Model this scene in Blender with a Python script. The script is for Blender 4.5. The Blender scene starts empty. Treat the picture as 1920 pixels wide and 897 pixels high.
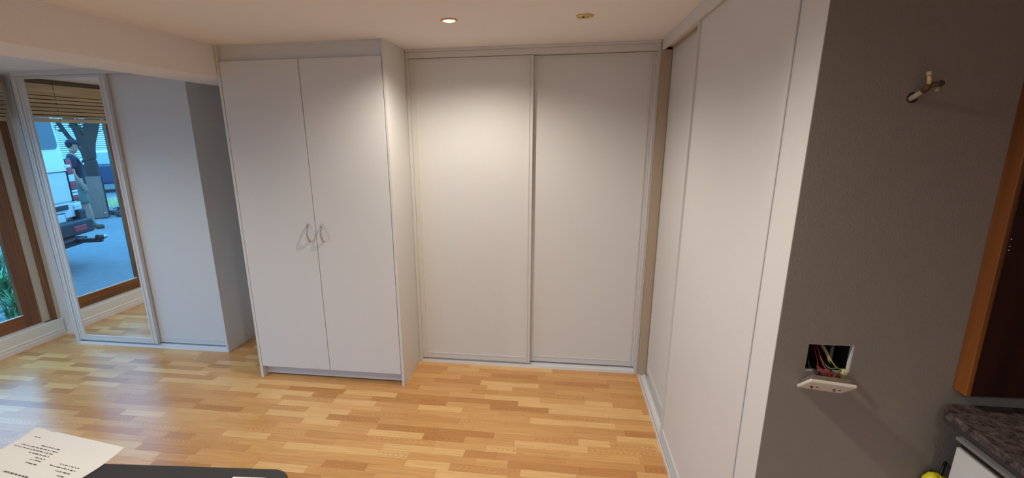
import bpy, bmesh, math, random
from mathutils import Vector, Matrix
random.seed(7)
scene = bpy.context.scene
COL = scene.collection

# ------------------------------------------------------------------ camera
CAM = Vector((0.0, 0.0, 1.809)); YAW, PIT, ROLL = -0.15187, 0.26765, -0.01113
FPX, CXP, CYP = 917.0, 960 - 46.7, 448.5 + 57.6
_w = Vector((math.sin(YAW) * math.cos(PIT), math.cos(YAW) * math.cos(PIT), -math.sin(PIT)))
_r = Vector((math.cos(YAW), -math.sin(YAW), 0)); _u = _r.cross(_w)
RR = _r * math.cos(ROLL) + _u * math.sin(ROLL); UU = _u * math.cos(ROLL) - _r * math.sin(ROLL)
cd = bpy.data.cameras.new('camera'); cam = bpy.data.objects.new('camera', cd); COL.objects.link(cam)
cd.sensor_width = 36.0; cd.lens = FPX / 1920 * 36.0; cd.shift_x = 46.7 / 1920; cd.shift_y = 57.6 / 1920
cd.clip_start = 0.02; cd.clip_end = 300
M = Matrix.Identity(4)
for i in range(3):
    M[i][0], M[i][1], M[i][2], M[i][3] = RR[i], UU[i], -_w[i], CAM[i]
cam.matrix_world = M
scene.camera = cam

# ------------------------------------------------------------------ sky, exposure
world = bpy.data.worlds.new('dusk_sky'); scene.world = world; world.use_nodes = True
bg = world.node_tree.nodes['Background']
bg.inputs['Color'].default_value = (0.14, 0.53, 1.0, 1); bg.inputs['Strength'].default_value = 1.6
scene.view_settings.view_transform = 'Standard'; scene.view_settings.look = 'None'
scene.view_settings.gamma = 1.0; scene.view_settings.use_curve_mapping = False
scene.view_settings.exposure = 1.5
scene.cycles.use_denoising = True
scene.cycles.max_bounces = 8; scene.cycles.diffuse_bounces = 5; scene.cycles.use_adaptive_sampling = True; scene.cycles.adaptive_threshold = 0.025; scene.cycles.transparent_max_bounces = 16
LAMP_WARM = (1.0, 0.92, 0.81); LAMP_WHITE = (1.0, 0.95, 0.88)

# ------------------------------------------------------------------ helpers: colours and materials
def lin(c):
    c = c / 255.0
    return c / 12.92 if c <= 0.04045 else ((c + 0.055) / 1.055) ** 2.4
def rgb(r, g, b): return (lin(r), lin(g), lin(b), 1.0)

def pm(name, col, rough=0.5, var=0.06, scale=40.0, bump=0.0, bscale=None, metal=0.0, stretch=(1, 1, 1), spec=0.5, coat=0.0):
    """plain procedural material: a colour with fine noise variation and relief"""
    m = bpy.data.materials.new(name); m.use_nodes = True
    nt = m.node_tree; N = nt.nodes; L = nt.links; b = N['Principled BSDF']
    tc = N.new('ShaderNodeTexCoord'); mp = N.new('ShaderNodeMapping'); mp.inputs['Scale'].default_value = stretch
    L.new(tc.outputs['Object'], mp.inputs['Vector'])
    nz = N.new('ShaderNodeTexNoise'); nz.inputs['Scale'].default_value = scale; nz.inputs['Detail'].default_value = 4
    L.new(mp.outputs['Vector'], nz.inputs['Vector'])
    mx = N.new('ShaderNodeMix'); mx.data_type = 'RGBA'
    mx.inputs[6].default_value = tuple(max(0, c * (1 - var)) for c in col[:3]) + (1,)
    mx.inputs[7].default_value = tuple(min(1, c * (1 + var)) for c in col[:3]) + (1,)
    L.new(nz.outputs['Fac'], mx.inputs[0]); L.new(mx.outputs[2], b.inputs['Base Color'])
    b.inputs['Roughness'].default_value = rough; b.inputs['Metallic'].default_value = metal
    b.inputs['Specular IOR Level'].default_value = spec; b.inputs['Coat Weight'].default_value = coat
    if bump:
        n2 = N.new('ShaderNodeTexNoise'); n2.inputs['Scale'].default_value = bscale or scale * 4; n2.inputs['Detail'].default_value = 3
        L.new(mp.outputs['Vector'], n2.inputs['Vector'])
        bp = N.new('ShaderNodeBump'); bp.inputs['Strength'].default_value = bump; bp.inputs['Distance'].default_value = 0.002
        L.new(n2.outputs['Fac'], bp.inputs['Height']); L.new(bp.outputs['Normal'], b.inputs['Normal'])
    return m

def emit(name, col, s):
    m = bpy.data.materials.new(name); m.use_nodes = True
    b = m.node_tree.nodes['Principled BSDF']
    b.inputs['Base Color'].default_value = col; b.inputs['Emission Color'].default_value = col; b.inputs['Emission Strength'].default_value = s
    return m

def glass_mat(name, tint=(0.93, 0.97, 1.0, 1), refl=1.0):
    m = bpy.data.materials.new(name); m.use_nodes = True
    nt = m.node_tree; N = nt.nodes; L = nt.links; N.remove(N['Principled BSDF'])
    tr = N.new('ShaderNodeBsdfTransparent'); tr.inputs['Color'].default_value = tint
    gl = N.new('ShaderNodeBsdfGlossy'); gl.inputs['Roughness'].default_value = 0.02
    lw = N.new('ShaderNodeLayerWeight'); lw.inputs['Blend'].default_value = 0.5
    pw = N.new('ShaderNodeMath'); pw.operation = 'POWER'; pw.inputs[1].default_value = 5.0; L.new(lw.outputs['Facing'], pw.inputs[0])
    fr = N.new('ShaderNodeMath'); fr.operation = 'MULTIPLY_ADD'; fr.inputs[1].default_value = 0.5 * refl; fr.inputs[2].default_value = 0.025 * refl; L.new(pw.outputs[0], fr.inputs[0])
    mx = N.new('ShaderNodeMixShader'); L.new(fr.outputs[0], mx.inputs[0]); L.new(tr.outputs[0], mx.inputs[1]); L.new(gl.outputs[0], mx.inputs[2])
    L.new(mx.outputs[0], N['Material Output'].inputs['Surface'])
    return m

def wood_mat(name, dark, light, rough=0.45, axis='Y', scale=1.0):
    """streaky timber, grain running along one axis"""
    m = bpy.data.materials.new(name); m.use_nodes = True
    nt = m.node_tree; N = nt.nodes; L = nt.links; b = N['Principled BSDF']
    tc = N.new('ShaderNodeTexCoord'); mp = N.new('ShaderNodeMapping')
    s = {'X': (1.5, 30, 30), 'Y': (30, 1.5, 30), 'Z': (30, 30, 1.5)}[axis]
    mp.inputs['Scale'].default_value = tuple(k * scale for k in s); L.new(tc.outputs['Object'], mp.inputs['Vector'])
    nz = N.new('ShaderNodeTexNoise'); nz.inputs['Scale'].default_value = 1.0; nz.inputs['Detail'].default_value = 6; nz.inputs['Distortion'].default_value = 0.6
    L.new(mp.outputs['Vector'], nz.inputs['Vector'])
    cr = N.new('ShaderNodeValToRGB'); cr.color_ramp.elements[0].position = 0.32; cr.color_ramp.elements[1].position = 0.7
    cr.color_ramp.elements[0].color = dark; cr.color_ramp.elements[1].color = light
    L.new(nz.outputs['Fac'], cr.inputs['Fac']); L.new(cr.outputs['Color'], b.inputs['Base Color'])
    b.inputs['Roughness'].default_value = rough
    return m

def floor_mat():
    m = bpy.data.materials.new('beech_laminate'); m.use_nodes = True
    nt = m.node_tree; N = nt.nodes; L = nt.links; b = N['Principled BSDF']
    at = N.new('ShaderNodeAttribute'); at.attribute_name = 'tint'          # r: tone, g: seed, b: figure
    sp = N.new('ShaderNodeSeparateColor'); L.new(at.outputs['Color'], sp.inputs[0])
    geo = N.new('ShaderNodeNewGeometry')
    off = N.new('ShaderNodeCombineXYZ')
    m1 = N.new('ShaderNodeMath'); m1.operation = 'MULTIPLY'; m1.inputs[1].default_value = 53.0; L.new(sp.outputs[1], m1.inputs[0])
    m2 = N.new('ShaderNodeMath'); m2.operation = 'MULTIPLY'; m2.inputs[1].default_value = 91.0; L.new(sp.outputs[1], m2.inputs[0])
    L.new(m1.outputs[0], off.inputs[0]); L.new(m2.outputs[0], off.inputs[2])
    ad = N.new('ShaderNodeVectorMath'); ad.operation = 'ADD'; L.new(geo.outputs['Position'], ad.inputs[0]); L.new(off.outputs[0], ad.inputs[1])
    def mapped(s):
        mp = N.new('ShaderNodeMapping'); mp.inputs['Scale'].default_value = s; L.new(ad.outputs[0], mp.inputs['Vector']); return mp
    # tone of the strip
    cr = N.new('ShaderNodeValToRGB'); e = cr.color_ramp.elements
    e[0].position = 0.0; e[0].color = rgb(192, 134, 76); e[1].position = 1.0; e[1].color = rgb(234, 192, 130)
    k = e.new(0.35); k.color = rgb(212, 158, 97); k = e.new(0.7); k.color = rgb(222, 171, 108)
    L.new(sp.outputs[0], cr.inputs['Fac'])
    # fine streaks along the strip
    g1 = N.new('ShaderNodeTexNoise'); g1.inputs['Scale'].default_value = 1; g1.inputs['Detail'].default_value = 5; g1.inputs['Distortion'].default_value = 0.4
    L.new(mapped((4, 110, 1)).outputs[0], g1.inputs['Vector'])
    # cathedral arcs on some strips: nested curves about the strip's own middle line
    ce = N.new('ShaderNodeAttribute'); ce.attribute_name = 'middle'
    lo = N.new('ShaderNodeVectorMath'); lo.operation = 'SUBTRACT'; L.new(geo.outputs['Position'], lo.inputs[0]); L.new(ce.outputs['Vector'], lo.inputs[1])
    sx = N.new('ShaderNodeSeparateXYZ'); L.new(lo.outputs[0], sx.inputs[0])
    def math_(op, a, b=None, c=None):
        n = N.new('ShaderNodeMath'); n.operation = op
        for q, v in enumerate((a, b, c)):
            if v is None: continue
            if isinstance(v, (int, float)): n.inputs[q].default_value = v
            else: L.new(v, n.inputs[q])
        return n.outputs[0]
    wob = N.new('ShaderNodeTexNoise'); wob.inputs['Scale'].default_value = 1; wob.inputs['Detail'].default_value = 2; L.new(mapped((9, 22, 1)).outputs[0], wob.inputs['Vector'])
    yy = math_('MULTIPLY', sx.outputs[1], 38.0); y2 = math_('MULTIPLY', yy, yy)
    ph = math_('ADD', math_('MULTIPLY_ADD', sx.outputs[0], 30.0, y2), math_('MULTIPLY', wob.outputs['Fac'], 1.6))
    sn_ = math_('SINE', math_('MULTIPLY', ph, 6.2832))
    arc = math_('POWER', math_('MULTIPLY_ADD', sn_, 0.5, 0.5), 5.0)
    mk = N.new('ShaderNodeMath'); mk.operation = 'GREATER_THAN'; mk.inputs[1].default_value = 0.87; L.new(sp.outputs[2], mk.inputs[0])
    mw = N.new('ShaderNodeMath'); mw.operation = 'MULTIPLY'; L.new(arc, mw.inputs[0]); L.new(mk.outputs[0], mw.inputs[1])
    # pore flecks on others
    vo = N.new('ShaderNodeTexNoise'); vo.inputs['Scale'].default_value = 1; vo.inputs['Detail'].default_value = 1
    L.new(mapped((130, 62, 1)).outputs[0], vo.inputs['Vector'])
    gt = N.new('ShaderNodeMath'); gt.operation = 'GREATER_THAN'; gt.inputs[1].default_value = 0.66; L.new(vo.outputs['Fac'], gt.inputs[0])
    lk = N.new('ShaderNodeMath'); lk.operation = 'LESS_THAN'; lk.inputs[1].default_value = 0.13; L.new(sp.outputs[2], lk.inputs[0])
    mf = N.new('ShaderNodeMath'); mf.operation = 'MULTIPLY'; L.new(gt.outputs[0], mf.inputs[0]); L.new(lk.outputs[0], mf.inputs[1])
    mm = N.new('ShaderNodeMath'); mm.operation = 'MAXIMUM'; L.new(mw.outputs[0], mm.inputs[0]); L.new(mf.outputs[0], mm.inputs[1])
    dk = N.new('ShaderNodeMix'); dk.data_type = 'RGBA'; dk.blend_type = 'MULTIPLY'; dk.inputs[7].default_value = (0.72, 0.58, 0.42, 1)
    sc_ = N.new('ShaderNodeMath'); sc_.operation = 'MULTIPLY'; sc_.inputs[1].default_value = 0.5; L.new(mm.outputs[0], sc_.inputs[0])
    L.new(sc_.outputs[0], dk.inputs[0])
    st = N.new('ShaderNodeMix'); st.data_type = 'RGBA'; st.blend_type = 'MULTIPLY'; st.inputs[0].default_value = 1.0
    cg = N.new('ShaderNodeValToRGB'); cg.color_ramp.elements[0].position = 0.25; cg.color_ramp.elements[0].color = (0.80, 0.74, 0.66, 1)
    cg.color_ramp.elements[1].position = 0.75; cg.color_ramp.elements[1].color = (1.08, 1.07, 1.05, 1); L.new(g1.outputs['Fac'], cg.inputs['Fac'])
    L.new(cr.outputs['Color'], st.inputs[6]); L.new(cg.outputs['Color'], st.inputs[7])
    L.new(st.outputs[2], dk.inputs[6]); L.new(dk.outputs[2], b.inputs['Base Color'])
    b.inputs['Roughness'].default_value = 0.27; b.inputs['Specular IOR Level'].default_value = 0.5
    return m

# ------------------------------------------------------------------ helpers: meshes and the object tree
WL = {}                                             # world location of every object that parents others
class MB:
    """collects shapes in world coordinates; build() links them as ONE mesh object"""
    def __init__(s): s.v = []; s.f = []; s.sm = []
    def add(s, vs, fs, smooth=False):
        o = len(s.v); s.v += [tuple(p) for p in vs]; s.f += [tuple(i + o for i in q) for q in fs]; s.sm += [smooth] * len(fs); return s
    def box(s, x0, x1, y0, y1, z0, z1):
        vs = [(x, y, z) for z in (z0, z1) for y in (y0, y1) for x in (x0, x1)]
        return s.add(vs, [(0, 2, 3, 1), (4, 5, 7, 6), (0, 1, 5, 4), (2, 6, 7, 3), (0, 4, 6, 2), (1, 3, 7, 5)])
    def obox(s, c, a, b, d):
        """oriented box: centre and three half axes"""
        c, a, b, d = map(Vector, (c, a, b, d))
        vs = [c + a * i + b * j + d * k for k in (-1, 1) for j in (-1, 1) for i in (-1, 1)]
        return s.add(vs, [(0, 2, 3, 1), (4, 5, 7, 6), (0, 1, 5, 4), (2, 6, 7, 3), (0, 4, 6, 2), (1, 3, 7, 5)])
    def prism(s, pts, d):
        """polygon (3D points) pushed along vector d"""
        n = len(pts); d = Vector(d); p = [Vector(q) for q in pts]
        fs = [tuple(range(n - 1, -1, -1)), tuple(range(n, 2 * n))] + [(i, (i + 1) % n, n + (i + 1) % n, n + i) for i in range(n)]
        return s.add(p + [q + d for q in p], fs)
    def tube(s, path, r, seg=10, cap=True):
        path = [Vector(p) for p in path]; n = len(path); rs = r if isinstance(r, (list, tuple)) else [r] * n
        vs = []; up = None
        for i, p in enumerate(path):
            t = (path[min(i + 1, n - 1)] - path[max(i - 1, 0)]).normalized()
            if up is None:
                up = Vector((0, 0, 1)) if abs(t.z) < 0.9 else Vector((1, 0, 0))
            a = t.cross(up).normalized(); up = a.cross(t).normalized()
            for k in range(seg):
                q = 2 * math.pi * k / seg; vs.append(p + (a * math.cos(q) + up * math.sin(q)) * rs[i])
        fs = [(i * seg + k, i * seg + (k + 1) % seg, (i + 1) * seg + (k + 1) % seg, (i + 1) * seg + k) for i in range(n - 1) for k in range(seg)]
        s.add(vs, fs, True)
        if cap:
            o = len(s.v) - len(vs); s.f += [tuple(o + k for k in range(seg - 1, -1, -1)), tuple(o + (n - 1) * seg + k for k in range(seg))]; s.sm += [False, False]
        return s
    def lathe(s, c, prof, seg=32, axis=(0, 0, 1)):
        """profile of (radius, height) turned about an axis through c"""
        c = Vector(c); ax = Vector(axis).normalized(); a = ax.orthogonal().normalized(); b = ax.cross(a); n = len(prof)
        vs = [c + ax * h + (a * math.cos(2 * math.pi * k / seg) + b * math.sin(2 * math.pi * k / seg)) * r for r, h in prof for k in range(seg)]
        fs = [(i * seg + k, i * seg + (k + 1) % seg, (i + 1) * seg + (k + 1) % seg, (i + 1) * seg + k) for i in range(n - 1) for k in range(seg)]
        s.add(vs, fs, True)
        o = len(s.v) - len(vs)
        if prof[0][0] > 1e-5: s.f.append(tuple(o + k for k in range(seg - 1, -1, -1))); s.sm.append(False)
        if prof[-1][0] > 1e-5: s.f.append(tuple(o + (n - 1) * seg + k for k in range(seg))); s.sm.append(False)
        return s
    def ball(s, c, r, sq=(1, 1, 1), seg=16, rings=10):
        prof = [(math.sin(math.pi * i / rings), -math.cos(math.pi * i / rings)) for i in range(rings + 1)]
        o = len(s.v); s.lathe((0, 0, 0), [(max(p[0], 1e-4) * r, p[1] * r) for p in prof], seg)
        for i in range(o, len(s.v)):
            p = s.v[i]; s.v[i] = (p[0] * sq[0] + c[0], p[1] * sq[1] + c[1], p[2] * sq[2] + c[2])
        return s
    def build(s, name, mat, parent=None, origin=None, bevel=0.0, seg=2, recalc=True):
        if parent is not None: off = WL[parent]
        elif origin is not None: off = Vector(origin)
        else: off = Vector((0, 0, 0))
        me = bpy.data.meshes.new(name)
        me.from_pydata([tuple(Vector(p) - off) for p in s.v], [], s.f); me.polygons.foreach_set('use_smooth', s.sm)
        if recalc:
            bm = bmesh.new(); bm.from_mesh(me); bmesh.ops.recalc_face_normals(bm, faces=bm.faces); bm.to_mesh(me); bm.free()
        me.materials.append(mat); me.update()
        return link(name, me, parent, off, bevel, seg)

def link(name, me, parent, off, bevel=0.0, seg=2):
    o = bpy.data.objects.new(name, me); COL.objects.link(o)
    if parent is not None: o.parent = parent
    else: o.location = off
    WL[o] = Vector(off)
    if bevel:
        b = o.modifiers.new('edges', 'BEVEL'); b.width = bevel; b.segments = seg; b.limit_method = 'ANGLE'; b.angle_limit = math.radians(50)
    return o
def tag(o, label=None, cat=None, group=None, kind=None):
    if label: o['label'] = label
    if cat: o['category'] = cat
    if group: o['group'] = group
    if kind: o['kind'] = kind
    return o
def thing(name, loc, label, cat, group=None):
    o = bpy.data.objects.new(name, None); COL.objects.link(o); o.location = loc; o.empty_display_size = 0.1
    WL[o] = Vector(loc); return tag(o, label, cat, group)
def struct(o, label=None): return tag(o, label, None, None, 'structure')
def project(p):
    d = Vector(p) - CAM; w = d.dot(_w)
    return (CXP + FPX * d.dot(RR) / w, CYP - FPX * d.dot(UU) / w) if w > 0.01 else (-1e4, -1e4)

# ------------------------------------------------------------------ materials
M_WALLW = pm('white_paint', rgb(230, 226, 220), 0.7, 0.03, 25, 0.15, 300)
M_CEIL = pm('ceiling_paint', rgb(234, 230, 229), 0.85, 0.02, 30, 0.15, 260)
M_GREY = pm('grey_wall_paint', rgb(138, 130, 121), 0.8, 0.05, 30, 0.5, 240)
M_MELA = pm('white_melamine', rgb(214, 212, 208), 0.42, 0.015, 60, 0.1, 500)
M_ALU = pm('powdercoated_frame', rgb(212, 209, 205), 0.38, 0.02, 40)
M_TRACK = pm('white_track', rgb(226, 226, 226), 0.35, 0.02, 40)
M_GAP = pm('dark_gap', rgb(38, 34, 32), 0.8, 0.1, 40)
M_BRUSH = pm('brush_seal', rgb(176, 158, 136), 0.8, 0.1, 200)
M_CHROME = pm('chrome', (0.56, 0.56, 0.57, 1), 0.1, 0.02, 40, metal=1.0)
M_BRASS = pm('old_brass', rgb(214, 190, 136), 0.45, 0.1, 80, metal=1.0)
M_MIRROR = pm('mirror_silver', (0.93, 0.94, 0.95, 1), 0.0, 0.0, 10, metal=1.0)
M_GLASS = glass_mat('window_glass')
M_TIMBER = wood_mat('orange_timber', rgb(104, 62, 26), rgb(146, 94, 44), 0.4, 'Z')
M_TIMBERY = wood_mat('orange_timber_rail', rgb(104, 62, 26), rgb(146, 94, 44), 0.4, 'Y')
M_CREAM = pm('worn_cream_paint', rgb(196, 180, 156), 0.7, 0.16, 60, 0.4, 200)
M_SKIRT = pm('skirting_paint', rgb(228, 224, 214), 0.45, 0.03, 40)
M_BLIND = wood_mat('pale_blind_timber', rgb(186, 168, 132), rgb(224, 208, 172), 0.6, 'Y')
M_BLINDD = pm('dark_headrail', rgb(92, 82, 74), 0.6, 0.08, 40)
M_CORD = pm('blind_cord', rgb(150, 150, 156), 0.8, 0.1, 300)
M_FLOOR = floor_mat()
M_UNDER = pm('underlay', rgb(120, 78, 42), 0.9, 0.1, 40)

# ------------------------------------------------------------------ the room shell
XL, X1, YB, YC, YG, H, HB = -4.72, 0.623, 3.60, 3.176, 1.41, 2.40, 2.345
XW, YS, YN = 3.0, -2.6, 4.30
floor = struct(MB().box(XL - .02, XW, YS, YN, -0.10, -0.008).build('floor', M_UNDER))

def strip_mesh(strips):
    vs, fs, cs, ms = [], [], [], []
    for x0, x1, y0, y1, c in strips:
        g, e = 0.0003, 0.0006; o = len(vs)
        vs += [(x0 + g, y0 + g, -.008), (x1 - g, y0 + g, -.008), (x1 - g, y1 - g, -.008), (x0 + g, y1 - g, -.008)]
        vs += [(x0 + g, y0 + g, -e * .5), (x1 - g, y0 + g, -e * .5), (x1 - g, y1 - g, -e * .5), (x0 + g, y1 - g, -e * .5)]
        vs += [(x0 + e, y0 + e, 0), (x1 - e, y0 + e, 0), (x1 - e, y1 - e, 0), (x0 + e, y1 - e, 0)]
        q = [(8, 9, 10, 11)]
        for k in range(4):
            q += [(k, (k + 1) % 4, 4 + (k + 1) % 4, 4 + k), (4 + k, 4 + (k + 1) % 4, 8 + (k + 1) % 4, 8 + k)]
        fs += [tuple(i + o for i in p) for p in q]; cs += [c] * 9; ms += [((x0 + x1) / 2, (y0 + y1) / 2 + .02 * (c[1] - .5), 0)] * 9
    me = bpy.data.meshes.new('plank'); me.from_pydata(vs, [], fs)
    at = me.attributes.new('tint', 'FLOAT_COLOR', 'FACE')
    for i, c in enumerate(cs): at.data[i].color = (c[0], c[1], c[2], 1)
    am = me.attributes.new('middle', 'FLOAT_VECTOR', 'FACE')
    for i, c in enumerate(ms): am.data[i].vector = c
    me.materials.append(M_FLOOR); me.update(); return me
strips = []; SW = 0.066; rowi = 0; y = YS
while y < YN:
    y1 = min(y + SW, YN); x = XL - random.random() * 0.4
    while x < XW:
        ln = random.choice((0.19, 0.26, 0.31, 0.36, 0.40, 0.44)); x1 = x + ln
        a, b_ = max(x, XL), min(x1, XW)
        if b_ - a > 0.02:
            t = random.random(); tone = 0.95 if t > .78 else (0.05 + .12 * random.random() if t < .15 else 0.25 + 0.5 * random.random())
            strips.append((a, b_, y, y1, (tone, random.random(), random.random())))
        x = x1
    y = y1; rowi += 1
def size_in_view(s):
    x0, x1, y0, y1, _ = s; c = ((x0 + x1) / 2, (y0 + y1) / 2, 0); p = project(c)
    if not (-60 < p[0] < 1300 and 560 < p[1] < 940): return 0
    if c[1] > 3.63 and c[0] > -2.8 or c[1] > 3.2 and -2.26 < c[0] < -1.13 or c[0] > .63: return 0
    pa, pb, pc = project((x0, y0, 0)), project((x1, y0, 0)), project((x0, y1, 0))
    return abs((pb[0] - pa[0]) * (pc[1] - pa[1]) - (pb[1] - pa[1]) * (pc[0] - pa[0]))
strips.sort(key=size_in_view, reverse=True)
nview = sum(1 for s in strips if size_in_view(s) > 0); NP = min(nview, 299)
print('strips in view', nview, 'of', len(strips))
for s in strips[:NP]: link('plank', strip_mesh([s]), floor, (0, 0, 0))
tag(link('remaining_planks', strip_mesh(strips[NP:]), floor, (0, 0, 0)), kind='stuff')

struct(MB().box(-2.29, XW, YS, YN, H, H + .12).build('ceiling', M_CEIL))
struct(MB().box(XL - .2, -2.60, YS, YN, HB, H + .12).build('ceiling_bay', M_CEIL))
struct(MB().box(-2.635, -2.289, YS, YN, 2.20, H + .12).build('trim_1', M_CEIL, bevel=.002), 'boxed beam dropping below the ceiling beside the cupboard')
# window wall: plinth, head and a pier beyond the glazing
wl = MB().box(XL - .17, XL, YS, 3.77, -.1, .165).box(XL - .17, XL, YS, 3.77, 2.29, HB).box(XL - .17, XL, YS, -.2, .165, 2.29).box(XL - .17, XL, 3.735, 3.77, .165, 2.29)
struct(wl.build('wall_left', M_WALLW))
struct(MB().box(XL - .17, XL + .62, 3.77, 3.87, -.1, HB).build('wall_left_end', M_WALLW))
struct(MB().box(XL - .17, XW, YN, YN + .1, -.1, H + .1).build('wall_back', M_WALLW))
struct(MB().box(1.30, 1.40, YG + .101, YN, -.1, H).build('wall_right', M_WALLW))
struct(MB().box(XW, XW + .1, YS, YG + .1, -.1, H).build('wall_kitchen', M_GREY))
struct(MB().box(XL - .17, -4.35, YS - .1, YS, -.1, H + .1).box(-1.90, XW, YS - .1, YS, -.1, H + .1).box(-4.35, -1.90, YS - .1, YS, 2.15, H + .1).box(-4.35, -1.90, YS - .1, YS, -.1, .06).build('wall_behind', M_WALLW))
# grey wall with the socket opening cut through its lining
hx0, hx1, hz0, hz1 = .711, .829, 1.143, 1.227
gw = MB()
ys0, ys1 = YG, YG + .10
gw.box(.625, .640, ys0 + .1001, 1.593, -.1, H).box(.625, hx0, ys0, ys1, -.1, H).box(hx1, XW, ys0, ys1, -.1, H).box(hx0, hx1, ys0, ys1, -.1, hz0).box(hx0, hx1, ys0, ys1, hz1, H).box(hx0, hx1, ys1 - .012, ys1, hz0, hz1)
greyw = struct(gw.build('wall_grey', M_GREY))
lp = MB(); t = .0035
lp.box(hx1 - t, hx1, ys0 + .0005, ys0 + .014, hz0, hz1).box(hx0, hx1, ys0 + .0005, ys0 + .014, hz1 - .0015, hz1).box(hx0, hx0 + .03, ys0 + .0005, ys0 + .014, hz0, hz0 + .002)
lp.build('plaster_edge', pm('bare_plaster', rgb(206, 200, 190), .9, .1, 120), greyw)
MB().box(hx0, hx1, ys0 + .0145, ys1 - .012, hz0, hz0 + .002).box(hx0, hx1, ys0 + .0145, ys1 - .012, hz1 - .002, hz1).box(hx0, hx0 + .002, ys0 + .0145, ys1 - .012, hz0 + .002, hz1 - .002).box(hx1 - .002, hx1, ys0 + .0145, ys1 - .012, hz0 + .002, hz1 - .002).box(hx0, hx1, ys1 - .0135, ys1 - .0121, hz0, hz1).build('cavity_shade', pm('dark_cavity', rgb(24, 21, 19), .95, .2, 60), greyw)  # near-black inner sheets paint in the shade of the wall cavity

# skirting under the window and on the end wall
prof = [(0, 0), (.020, 0), (.020, .040), (.017, .048), (.020, .056), (.020, .066), (.014, .074), (.014, .158), (.010, .167), (0, .167)]
struct(MB().prism([(XL + a, YS, b) for a, b in prof], (0, 3.752 - YS, 0)).build('baseboard_left', M_SKIRT))
struct(MB().prism([(XL + .022, 3.77 - a, b * .38) for a, b in prof], (.33, 0, 0)).build('baseboard_end', M_SKIRT))

# ------------------------------------------------------------------ windows: timber sashes on the left wall
def window(n, y0, y1, jamb):
    w = struct(MB().box(XL - .10, XL - .005, y0 - .0, y1, 2.19, 2.288).build('window_%d' % n, M_TIMBERY, bevel=.002))
    xs0, xs1 = XL - .075, XL - .030
    for a, b in ((y0, y0 + .135), (y1 - .135, y1)):
        MB().box(xs0, xs1, a, b, .178, 2.19).build('stile', M_TIMBER, w, bevel=.003)
    MB().box(xs0, xs1, y0 + .135, y1 - .135, .178, .290).build('bottom_rail', M_TIMBERY, w, bevel=.003)
    MB().box(xs0, xs1, y0 + .135, y1 - .135, 2.09, 2.19).build('top_rail', M_TIMBERY, w, bevel=.003)
    MB().box(XL - .056, XL - .050, y0 + .135, y1 - .135, .290, 2.09).build('pane', M_GLASS, w)
    b = MB(); yy0, yy1 = y0 + .135, y1 - .135
    b.box(xs1 - .012, xs1 - .002, yy0, yy1, .290, .297).build('glazing_bead', M_SKIRT, w)
    MB().box(XL - .12, XL - .004, y0, y1, .1655, .1775).build('window_sill', M_ALU, w)
    if jamb:
        MB().box(XL - .05, XL - .018, 3.602, 3.668, .178, 2.19).build('cream_jamb', M_CREAM, w)
        MB().box(XL - .06, XL - .006, 3.669, 3.722, .178, 2.19).build('timber_jamb', M_TIMBER, w, bevel=.002)
        MB().box(XL - .05, XL + .004, 3.723, 3.750, .168, 2.25).build('worn_bead', M_CREAM, w, bevel=.003)
        MB().box(XL - .17, XL - .06, 3.602, 3.734, .178, 2.288).build('outer_jamb', M_TIMBER, w)
    return w
window(1, 2.335, 3.60, True); window(2, 1.10, 2.332, False); window(3, -.198, 1.097, False)

# unseen glazed doors added behind the camera to let in cool fill light
gd = struct(MB().box(-4.349, -1.901, YS - .08, YS - .03, 2.06, 2.149).build('window_4', M_TIMBER))
for k in range(3):
    a = -4.349 + k * (2.448 - .07) / 2
    MB().box(a, a + .07, YS - .08, YS - .03, .061, 2.059).build('stile', M_TIMBER, gd)
    if k < 2:
        MB().box(a + .0705, a + (2.448 - .07) / 2 - .0005, YS - .08, YS - .03, .061, .20).build('bottom_rail', M_TIMBER, gd)
        MB().box(a + .0705, a + (2.448 - .07) / 2 - .0005, YS - .058, YS - .052, .2005, 2.0595).build('pane', M_GLASS, gd)

# ------------------------------------------------------------------ timber blinds, drawn up
def blind(y0, y1, label):
    xb = XL + .012
    t = thing('timber_blind', (xb, (y0 + y1) / 2, 1.97), label, 'blind', 'drawn-up timber blinds above the windows')
    MB().box(xb, xb + .055, y0, y1, 2.302, 2.344).build('headrail', M_BLINDD, t, bevel=.002)
    MB().box(xb + .050, xb + .058, y0, y1, 2.205, 2.301).build('valance', M_BLIND, t, bevel=.002)
    z = 2.195; k = 0
    while z > 2.012:
        MB().obox((xb + .028 + .004 * (k % 3), (y0 + y1) / 2, z), (.026, 0, .004 * ((k % 2) * 2 - 1)), (0, (y1 - y0) / 2 - .004, 0), (-.0009, 0, .0080)).build('slat', M_BLIND, t)
        z -= .0170; k += 1
    MB().box(xb + .006, xb + .050, y0 + .004, y1 - .004, 1.972, 2.006).build('bottom_rail', M_BLIND, t, bevel=.003)
    for f in (.12, .5, .88):
        yy = y0 + (y1 - y0) * f
        MB().tube([(xb + .06, yy, 2.30), (xb + .06, yy, 1.975)], .0022, 6).build('lift_tape', M_CORD, t)
    return t
blind(2.37, 3.70, 'pale timber slat blind drawn up above the window next to the mirrored wardrobe')
blind(1.08, 2.35, 'pale timber slat blind drawn up above the middle window')
blind(-.19, 1.06, 'pale timber slat blind drawn up above the window furthest from the wardrobes')
pc = MB().tube([(-4.612, 3.742, 2.30), (-4.614, 3.742, 1.60), (-4.618, 3.742, 1.0), (-4.600, 3.742, .45), (-4.575, 3.742, .16)], .0025, 6)
cdp = thing('blind_pull_cord', (-4.61, 3.742, .16), 'thin blind cord hanging down the white end wall beside the mirrored wardrobe', 'cord')
pc.build('cord', M_CORD, cdp)
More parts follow.
